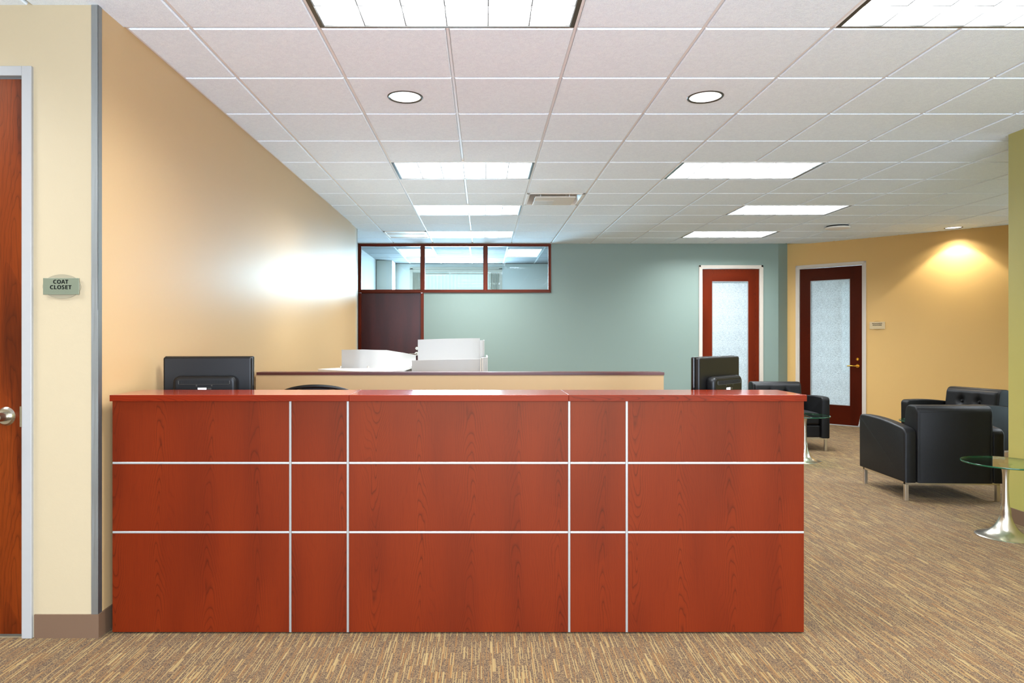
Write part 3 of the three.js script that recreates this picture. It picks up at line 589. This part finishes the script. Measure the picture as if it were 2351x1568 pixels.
// a thin upright screen that follows plan points (x, d) with its own height at each
function screenWall(pts, y0, tops, th) {
  const N = 40, c = new THREE.CatmullRomCurve3(pts.map(([x, d]) => new THREE.Vector3(x, 0, -d)), false, 'catmullrom', 0.5), pos = [], idx = [];
  for (let i = 0; i <= N; i++) {
    const q = i / N, p = c.getPoint(q), tg = c.getTangent(q), n = new THREE.Vector3(-tg.z, 0, tg.x).multiplyScalar(th / 2), f = q * (tops.length - 1), a = Math.min(tops.length - 2, Math.floor(f)), top = tops[a] + (tops[a + 1] - tops[a]) * (f - a);
    const b = Array.isArray(y0) ? y0[a] + (y0[a + 1] - y0[a]) * (f - a) : y0;
    for (const [s, y] of [[-1, b], [-1, top], [1, top], [1, b]]) pos.push(p.x + s * n.x, y, p.z + s * n.z);
  }
  for (let i = 0; i < N; i++) for (let k = 0; k < 4; k++) { const a = i * 4 + k, b = i * 4 + (k + 1) % 4; idx.push(a, b, a + 4, b, b + 4, a + 4); }
  idx.push(0, 2, 1, 0, 3, 2, N * 4, N * 4 + 1, N * 4 + 2, N * 4, N * 4 + 2, N * 4 + 3);
  let g = new THREE.BufferGeometry(); g.setAttribute('position', new THREE.Float32BufferAttribute(pos, 3)); g.setIndex(idx);
  g = toCreasedNormals(g, 0.6); return metric(g);
}
{
  const t = thing('workstation', 'white workstation with a curved counter and a low sloping frosted screen, left', 'workstation', 0, 0, 0);
  const s = new THREE.Shape(), P = [[-1.405, 5.755], [-1.139, 5.525], [-1.0, 5.40], [-0.74, 5.36], [-0.70, 5.75], [-0.70, 6.5], [-0.72, 7.7], [-1.0, 7.7], [-1.05, 6.5], [-1.25, 6.1]];
  s.moveTo(P[0][0], -P[0][1]); s.quadraticCurveTo(-1.2, -5.5, -1.0, -5.37); s.lineTo(-0.80, -5.35); s.bezierCurveTo(-0.70, -5.36, -0.69, -5.6, -0.685, -6.4); s.lineTo(-0.72, -7.7); s.lineTo(-0.95, -7.7); s.bezierCurveTo(-0.95, -6.6, -1.0, -6.2, -1.25, -6.05); s.closePath();
  part(t, 'counter', new THREE.ExtrudeGeometry(s, { depth: 0.02, bevelEnabled: true, bevelThickness: 0.004, bevelSize: 0.004, bevelSegments: 2, curveSegments: 24 }).rotateX(Math.PI / 2).translate(0, 1.053, 0), M.whiteLam);
  part(t, 'frosted_screen', screenWall([[-1.24, 5.92], [-1.05, 5.88], [-0.87, 6.05], [-0.80, 6.7], [-0.765, 7.6]], 1.056, [1.217, 1.22, 1.212, 1.175, 1.128], 0.01), M.acrylic);
  part(t, 'fabric_panel', screenWall([[-1.2, 5.75], [-0.95, 5.62], [-0.78, 5.8], [-0.74, 6.6], [-0.75, 7.6]], 0.02, [1.03, 1.03, 1.03], 0.05), M.greyFabric);
  part(t, 'screen_clip', [cyl(0.008, 0.008, 0.02, 12).translate(-1.245, 1.066, -5.9), cyl(0.008, 0.008, 0.02, 12).translate(-1.0, 1.066, -5.87)], M.chrome);
}
{
  const t = thing('workstation', 'white workstation with two stepped frosted screens, before the teal wall', 'workstation', 0, 0, 0);
  part(t, 'front_screen', screenWall([[-0.594, 5.62], [-0.4, 5.58], [-0.15, 5.58], [-0.025, 5.62]], 0.6, [1.134, 1.14, 1.145, 1.146], 0.014), M.acrylic);
  part(t, 'corner_screen', screenWall([[-0.018, 5.63], [0.01, 5.66], [0.03, 5.75], [0.03, 6.4]], 0.6, [1.155, 1.158, 1.158, 1.158], 0.012), M.acrylic);
  part(t, 'upper_screen', screenWall([[-0.58, 5.98], [-0.35, 6.02], [-0.12, 6.08], [-0.035, 6.13]], 1.02, [1.305, 1.314, 1.318, 1.318], 0.01), M.acrylic);
  part(t, 'side_screen', screenWall([[-0.032, 6.12], [-0.004, 6.16], [0.004, 6.35], [0.004, 6.9]], 1.02, [1.3, 1.3, 1.3], 0.01), M.acrylic);
  part(t, 'counter', pbox(-0.6, 0.02, 1.0, 1.02, 5.66, 6.8, 0.004), M.whiteLam);
  part(t, 'screen_post', [pbox(-0.028, -0.02, 0.6, 1.15, 5.6, 5.612, 0.002), pbox(-0.012, -0.004, 0.6, 1.155, 5.61, 5.622, 0.002)], M.frameWhite);
  part(t, 'fabric_panel', [pbox(-0.6, 0.01, 0.02, 1.0, 5.64, 5.66), pbox(-0.6, -0.57, 0.02, 1.0, 5.66, 6.8), pbox(-0.02, 0.01, 0.02, 1.0, 5.66, 6.8)], M.greyFabric);
}

// ---------------------------------------------------------------- armchairs (front towards +z)
function makeArmchair() {
  const g = new THREE.Group(), W = 0.785, D = 0.72, aw = 0.092, hw = W / 2, hd = D / 2;
  const side = new THREE.Shape();
  side.moveTo(-hd + 0.015, 0.165); side.lineTo(hd - 0.015, 0.165); side.lineTo(hd - 0.012, 0.585); side.quadraticCurveTo(hd - 0.012, 0.618, hd - 0.05, 0.617); side.quadraticCurveTo(0.02, 0.628, -hd + 0.06, 0.577); side.quadraticCurveTo(-hd + 0.015, 0.568, -hd + 0.015, 0.53); side.closePath();
  for (const s of [-1, 1]) {
    const a = new THREE.ExtrudeGeometry(side, { depth: aw - 0.032, bevelEnabled: true, bevelThickness: 0.016, bevelSize: 0.014, bevelSegments: 4, curveSegments: 20 });
    a.rotateY(-Math.PI / 2).translate(s > 0 ? hw - 0.016 : -hw + aw - 0.016, 0, 0);
    const arm = part(g, 'arm', metric(toCreasedNormals(a, 0.7)), M.leather);
    const x = s > 0 ? hw - 0.004 : -hw + 0.004;
    part(arm, 'seam', tube([[x - s * 0.004, 0.17, -hd + 0.012], [x - s * 0.004, 0.4, -hd + 0.012], [x - s * 0.006, 0.555, -hd + 0.016]], 0.0022, 16, 6), M.leather);
  }
  // back: upright behind, leaning in front, rolled top
  const b = new THREE.Shape();
  b.moveTo(-hd + 0.012, 0.165); b.lineTo(-hd + 0.012, 0.70); b.quadraticCurveTo(-hd + 0.012, 0.757, -hd + 0.06, 0.757); b.lineTo(-hd + 0.11, 0.757); b.quadraticCurveTo(-hd + 0.15, 0.755, -hd + 0.155, 0.71); b.lineTo(-hd + 0.2, 0.4); b.lineTo(-hd + 0.2, 0.165); b.closePath();
  const bw = W - 2 * aw - 0.004, bg = new THREE.ExtrudeGeometry(b, { depth: bw - 0.03, bevelEnabled: true, bevelThickness: 0.015, bevelSize: 0.015, bevelSegments: 4, curveSegments: 16 });
  bg.rotateY(-Math.PI / 2).translate(bw / 2 - 0.015, 0, 0);
  const back = part(g, 'backrest', metric(toCreasedNormals(bg, 0.7)), M.leather);
  for (const s of [-1, 1]) part(back, 'seam', tube([[s * (bw / 2 - 0.02), 0.17, -hd - 0.003], [s * (bw / 2 - 0.02), 0.5, -hd - 0.003], [s * (bw / 2 - 0.02), 0.72, -hd - 0.001], [s * (bw / 2 - 0.022), 0.757, -hd + 0.025]], 0.0026, 20, 6), M.leather);
  // tufted inner cushion
  const cw = bw - 0.02, ch = 0.34, nx = 60, ny = 30, cg = new THREE.PlaneGeometry(cw, ch, nx, ny), p = cg.attributes.position, btn = [-cw / 6, cw / 6], by = 0.04;
  for (let i = 0; i < p.count; i++) {
    const x = p.getX(i), y = p.getY(i), ex = Math.min(1, (cw / 2 - Math.abs(x)) / 0.03), ey = Math.min(1, (ch / 2 - Math.abs(y)) / 0.045);
    let z = 0.045 * Math.sqrt(Math.max(0, 1 - (1 - ex) ** 2)) * Math.sqrt(Math.max(0, 1 - (1 - ey) ** 2));
    for (const q of btn) { const dx = x - q; z -= 0.028 * Math.exp(-(dx * dx + (y - by) ** 2) / 0.0014) + 0.013 * Math.exp(-dx * dx / 0.0006) * ex * ey * (y > by ? Math.max(0, 1 - (y - by) / 0.12) : Math.max(0, 1 - (by - y) / 0.08)); }
    p.setZ(i, z);
  }
  cg.computeVertexNormals();
  cg.rotateX(-0.14).translate(0, 0.585, -hd + 0.172);
  const cush = part(g, 'back_cushion', metric(cg), M.leather);
  for (const q of btn) part(cush, 'button', new THREE.SphereGeometry(0.012, 16, 10).scale(1, 1, 0.6).translate(q, 0.585 + by, -hd + 0.194), M.leather);
  part(g, 'seat_cushion', box(-bw / 2 + 0.003, bw / 2 - 0.003, 0.30, 0.445, -hd + 0.19, hd - 0.02, 0.035), M.leather);
  part(g, 'seat_base', box(-bw / 2, bw / 2, 0.158, 0.298, -hd + 0.1, hd - 0.03, 0.015), M.leather);
  const t = 0.028, lx = hw - 0.018, lz = hd - 0.03;
  part(g, 'base_rail', [box(-lx, lx, 0.132, 0.153, lz - t, lz, 0.002), box(-lx, lx, 0.132, 0.153, -lz, -lz + t, 0.002), box(-lx, -lx + t, 0.132, 0.153, -lz, lz, 0.002), box(lx - t, lx, 0.132, 0.153, -lz, lz, 0.002)], M.chrome);
  for (const sx of [-1, 1]) for (const sz of [-1, 1]) part(g, 'leg', box(Math.min(sx * lx, sx * (lx - t)), Math.max(sx * lx, sx * (lx - t)), 0, 0.132, Math.min(sz * lz, sz * (lz - t)), Math.max(sz * lz, sz * (lz - t)), 0.002), M.chrome);
  return g;
}
const chair = makeArmchair();
[[3.81, 5.80, Math.PI - 0.04, 'nearest black leather armchair, turned away, on the carpet left of the olive wall'], [5.155, 7.34, -1.29, 'black leather armchair with tufted back, facing left, partly behind the olive wall'], [3.654, 8.24, -0.04, 'black leather armchair behind the right end of the desk, before the glazed doors']].forEach(([X, d, a, label], i) => {
  const o = i ? chair.clone() : chair; o.name = numbered('armchair'); scene.add(o);
  o.position.set(X, 0, -d); o.rotation.set(0, a, 0); o.userData = { label, category: 'armchair', group: 'black leather lounge armchairs' };
});

// ---------------------------------------------------------------- glass tables on trumpet feet
function makeTable(r = 0.3, H = 0.494) {
  const g = new THREE.Group(), k = 0.84;
  const prof = [[0, 0.004], [0.2 * k, 0], [0.203 * k, 0.003], [0.19 * k, 0.008], [0.15 * k, 0.018], [0.115 * k, 0.033], [0.085 * k, 0.056], [0.06 * k, 0.09], [0.042 * k, 0.13], [0.03, 0.175], [0.0235, 0.21], [0.02, 0.26], [0.0175, 0.34], [0.018, 0.4], [0.022, 0.44], [0.03, H - 0.02], [0.038, H - 0.0125], [0.038, H - 0.0105], [0, H - 0.0105]].map((p) => new THREE.Vector2(...p));
  part(g, 'pedestal', new THREE.LatheGeometry(new THREE.SplineCurve(prof.slice(2, 16)).getPoints(80).concat(prof.slice(16)), 64), M.satin);
  part(g, 'foot_plate', cyl(0.2 * k, 0.2 * k, 0.003, 48).translate(0, 0.0015, 0), M.satin);
  part(g, 'glass_top', cyl(r - 0.003, r - 0.003, 0.01, 96).translate(0, H - 0.005, 0), M.tableGlass);
  part(g, 'glass_edge', new THREE.LatheGeometry([[r - 0.0028, H - 0.01], [r - 0.001, H - 0.0095], [r, H - 0.007], [r, H - 0.003], [r - 0.001, H - 0.0005], [r - 0.0028, H]].map((p) => new THREE.Vector2(...p)), 96), M.glassEdge);
  return g;
}
[[3.475, 4.50, 0.25, 'round glass table on a silver trumpet foot beside the olive wall'], [3.445, 7.25, 0.25, 'round glass table on a trumpet foot, half hidden by the right end of the desk'], [4.44, 6.75, 0.25, 'round glass table between two armchairs, only its rim showing over an armrest']].forEach(([X, d, r, label]) => {
  const o = makeTable(r); o.name = numbered('glass_table'); scene.add(o);
  o.position.set(X, 0, -d); o.userData = { label, category: 'table', group: 'glass tables on trumpet feet' };
});

// ---------------------------------------------------------------- signs
const font = await new FontLoader().loadAsync('fonts/droid/droid_sans_bold.typeface.json');
const BR = { a: '1', c: '14', e: '15', g: '1245', i: '24', l: '123', n: '1345', o: '135', q: '12345', r: '1235', s: '234', t: '2345', u: '136' };
function sign(name, label, a, turn, X, y, d, w, h, lines, size, m, oval, braille) {
  const t = thing(name, label, 'sign', X, y, d, turn);
  part(t, 'backing_plate', cyl(1, 1, 0.004, 64).rotateX(Math.PI / 2).scale(oval[0], oval[1], 1).translate(0.0, 0, 0.003), m === M.signTan ? M.clearPlateTan : M.clearPlate);
  part(t, 'plate', box(-w / 2, w / 2, -h / 2, h / 2, 0.005, 0.011, 0.001), m);
  const gs = [];
  lines.forEach(([s, ly, wide]) => {
    const g = new TextGeometry(s, { font, size, depth: 0.0008, curveSegments: 5, bevelEnabled: false }); g.computeBoundingBox();
    const b = g.boundingBox, k = wide / (b.max.x - b.min.x);
    gs.push(g.translate(-(b.min.x + b.max.x) / 2, 0, 0).scale(k, 1, 1).translate(0, ly, 0.011));
  });
  part(t, 'lettering', gs, M.ink);
  const dots = [], pitch = braille[2];
  [...braille[0]].forEach((ch, i) => { for (const q of BR[ch] || '') { const n = +q - 1; dots.push(new THREE.SphereGeometry(pitch * 0.16, 8, 6).translate((i - braille[0].length / 2) * pitch + (n > 2 ? pitch * 0.4 : 0), braille[1] - (n % 3) * pitch * 0.42, 0.011)); } });
  part(t, 'braille', dots, m);
  return t;
}
sign('closet_sign', 'small green COAT CLOSET sign on the cream wall beside the closet door', null, 0, -1.8565, 1.547, DC, 0.157, 0.0725, [['COAT', 0.0115, 0.066], ['CLOSET', -0.0125, 0.094]], 0.0175, M.signGreen, [0.084, 0.0535], ['coat closet', -0.021, 0.0068]);
{ const f = wallFrame(CORNER, TAN_END), [X, d] = onTan(1.279); sign('room_sign', 'small tan NIAGARA SQUARE sign on the tan wall right of the door', null, f.turn, X, 1.503, d, 0.2, 0.106, [['NIAGARA', 0.02, 0.13], ['SQUARE', -0.004, 0.118]], 0.0165, M.signTan, [0.09, 0.066], ['niagara square', -0.026, 0.0078]); }

renderer.render(scene, camera);
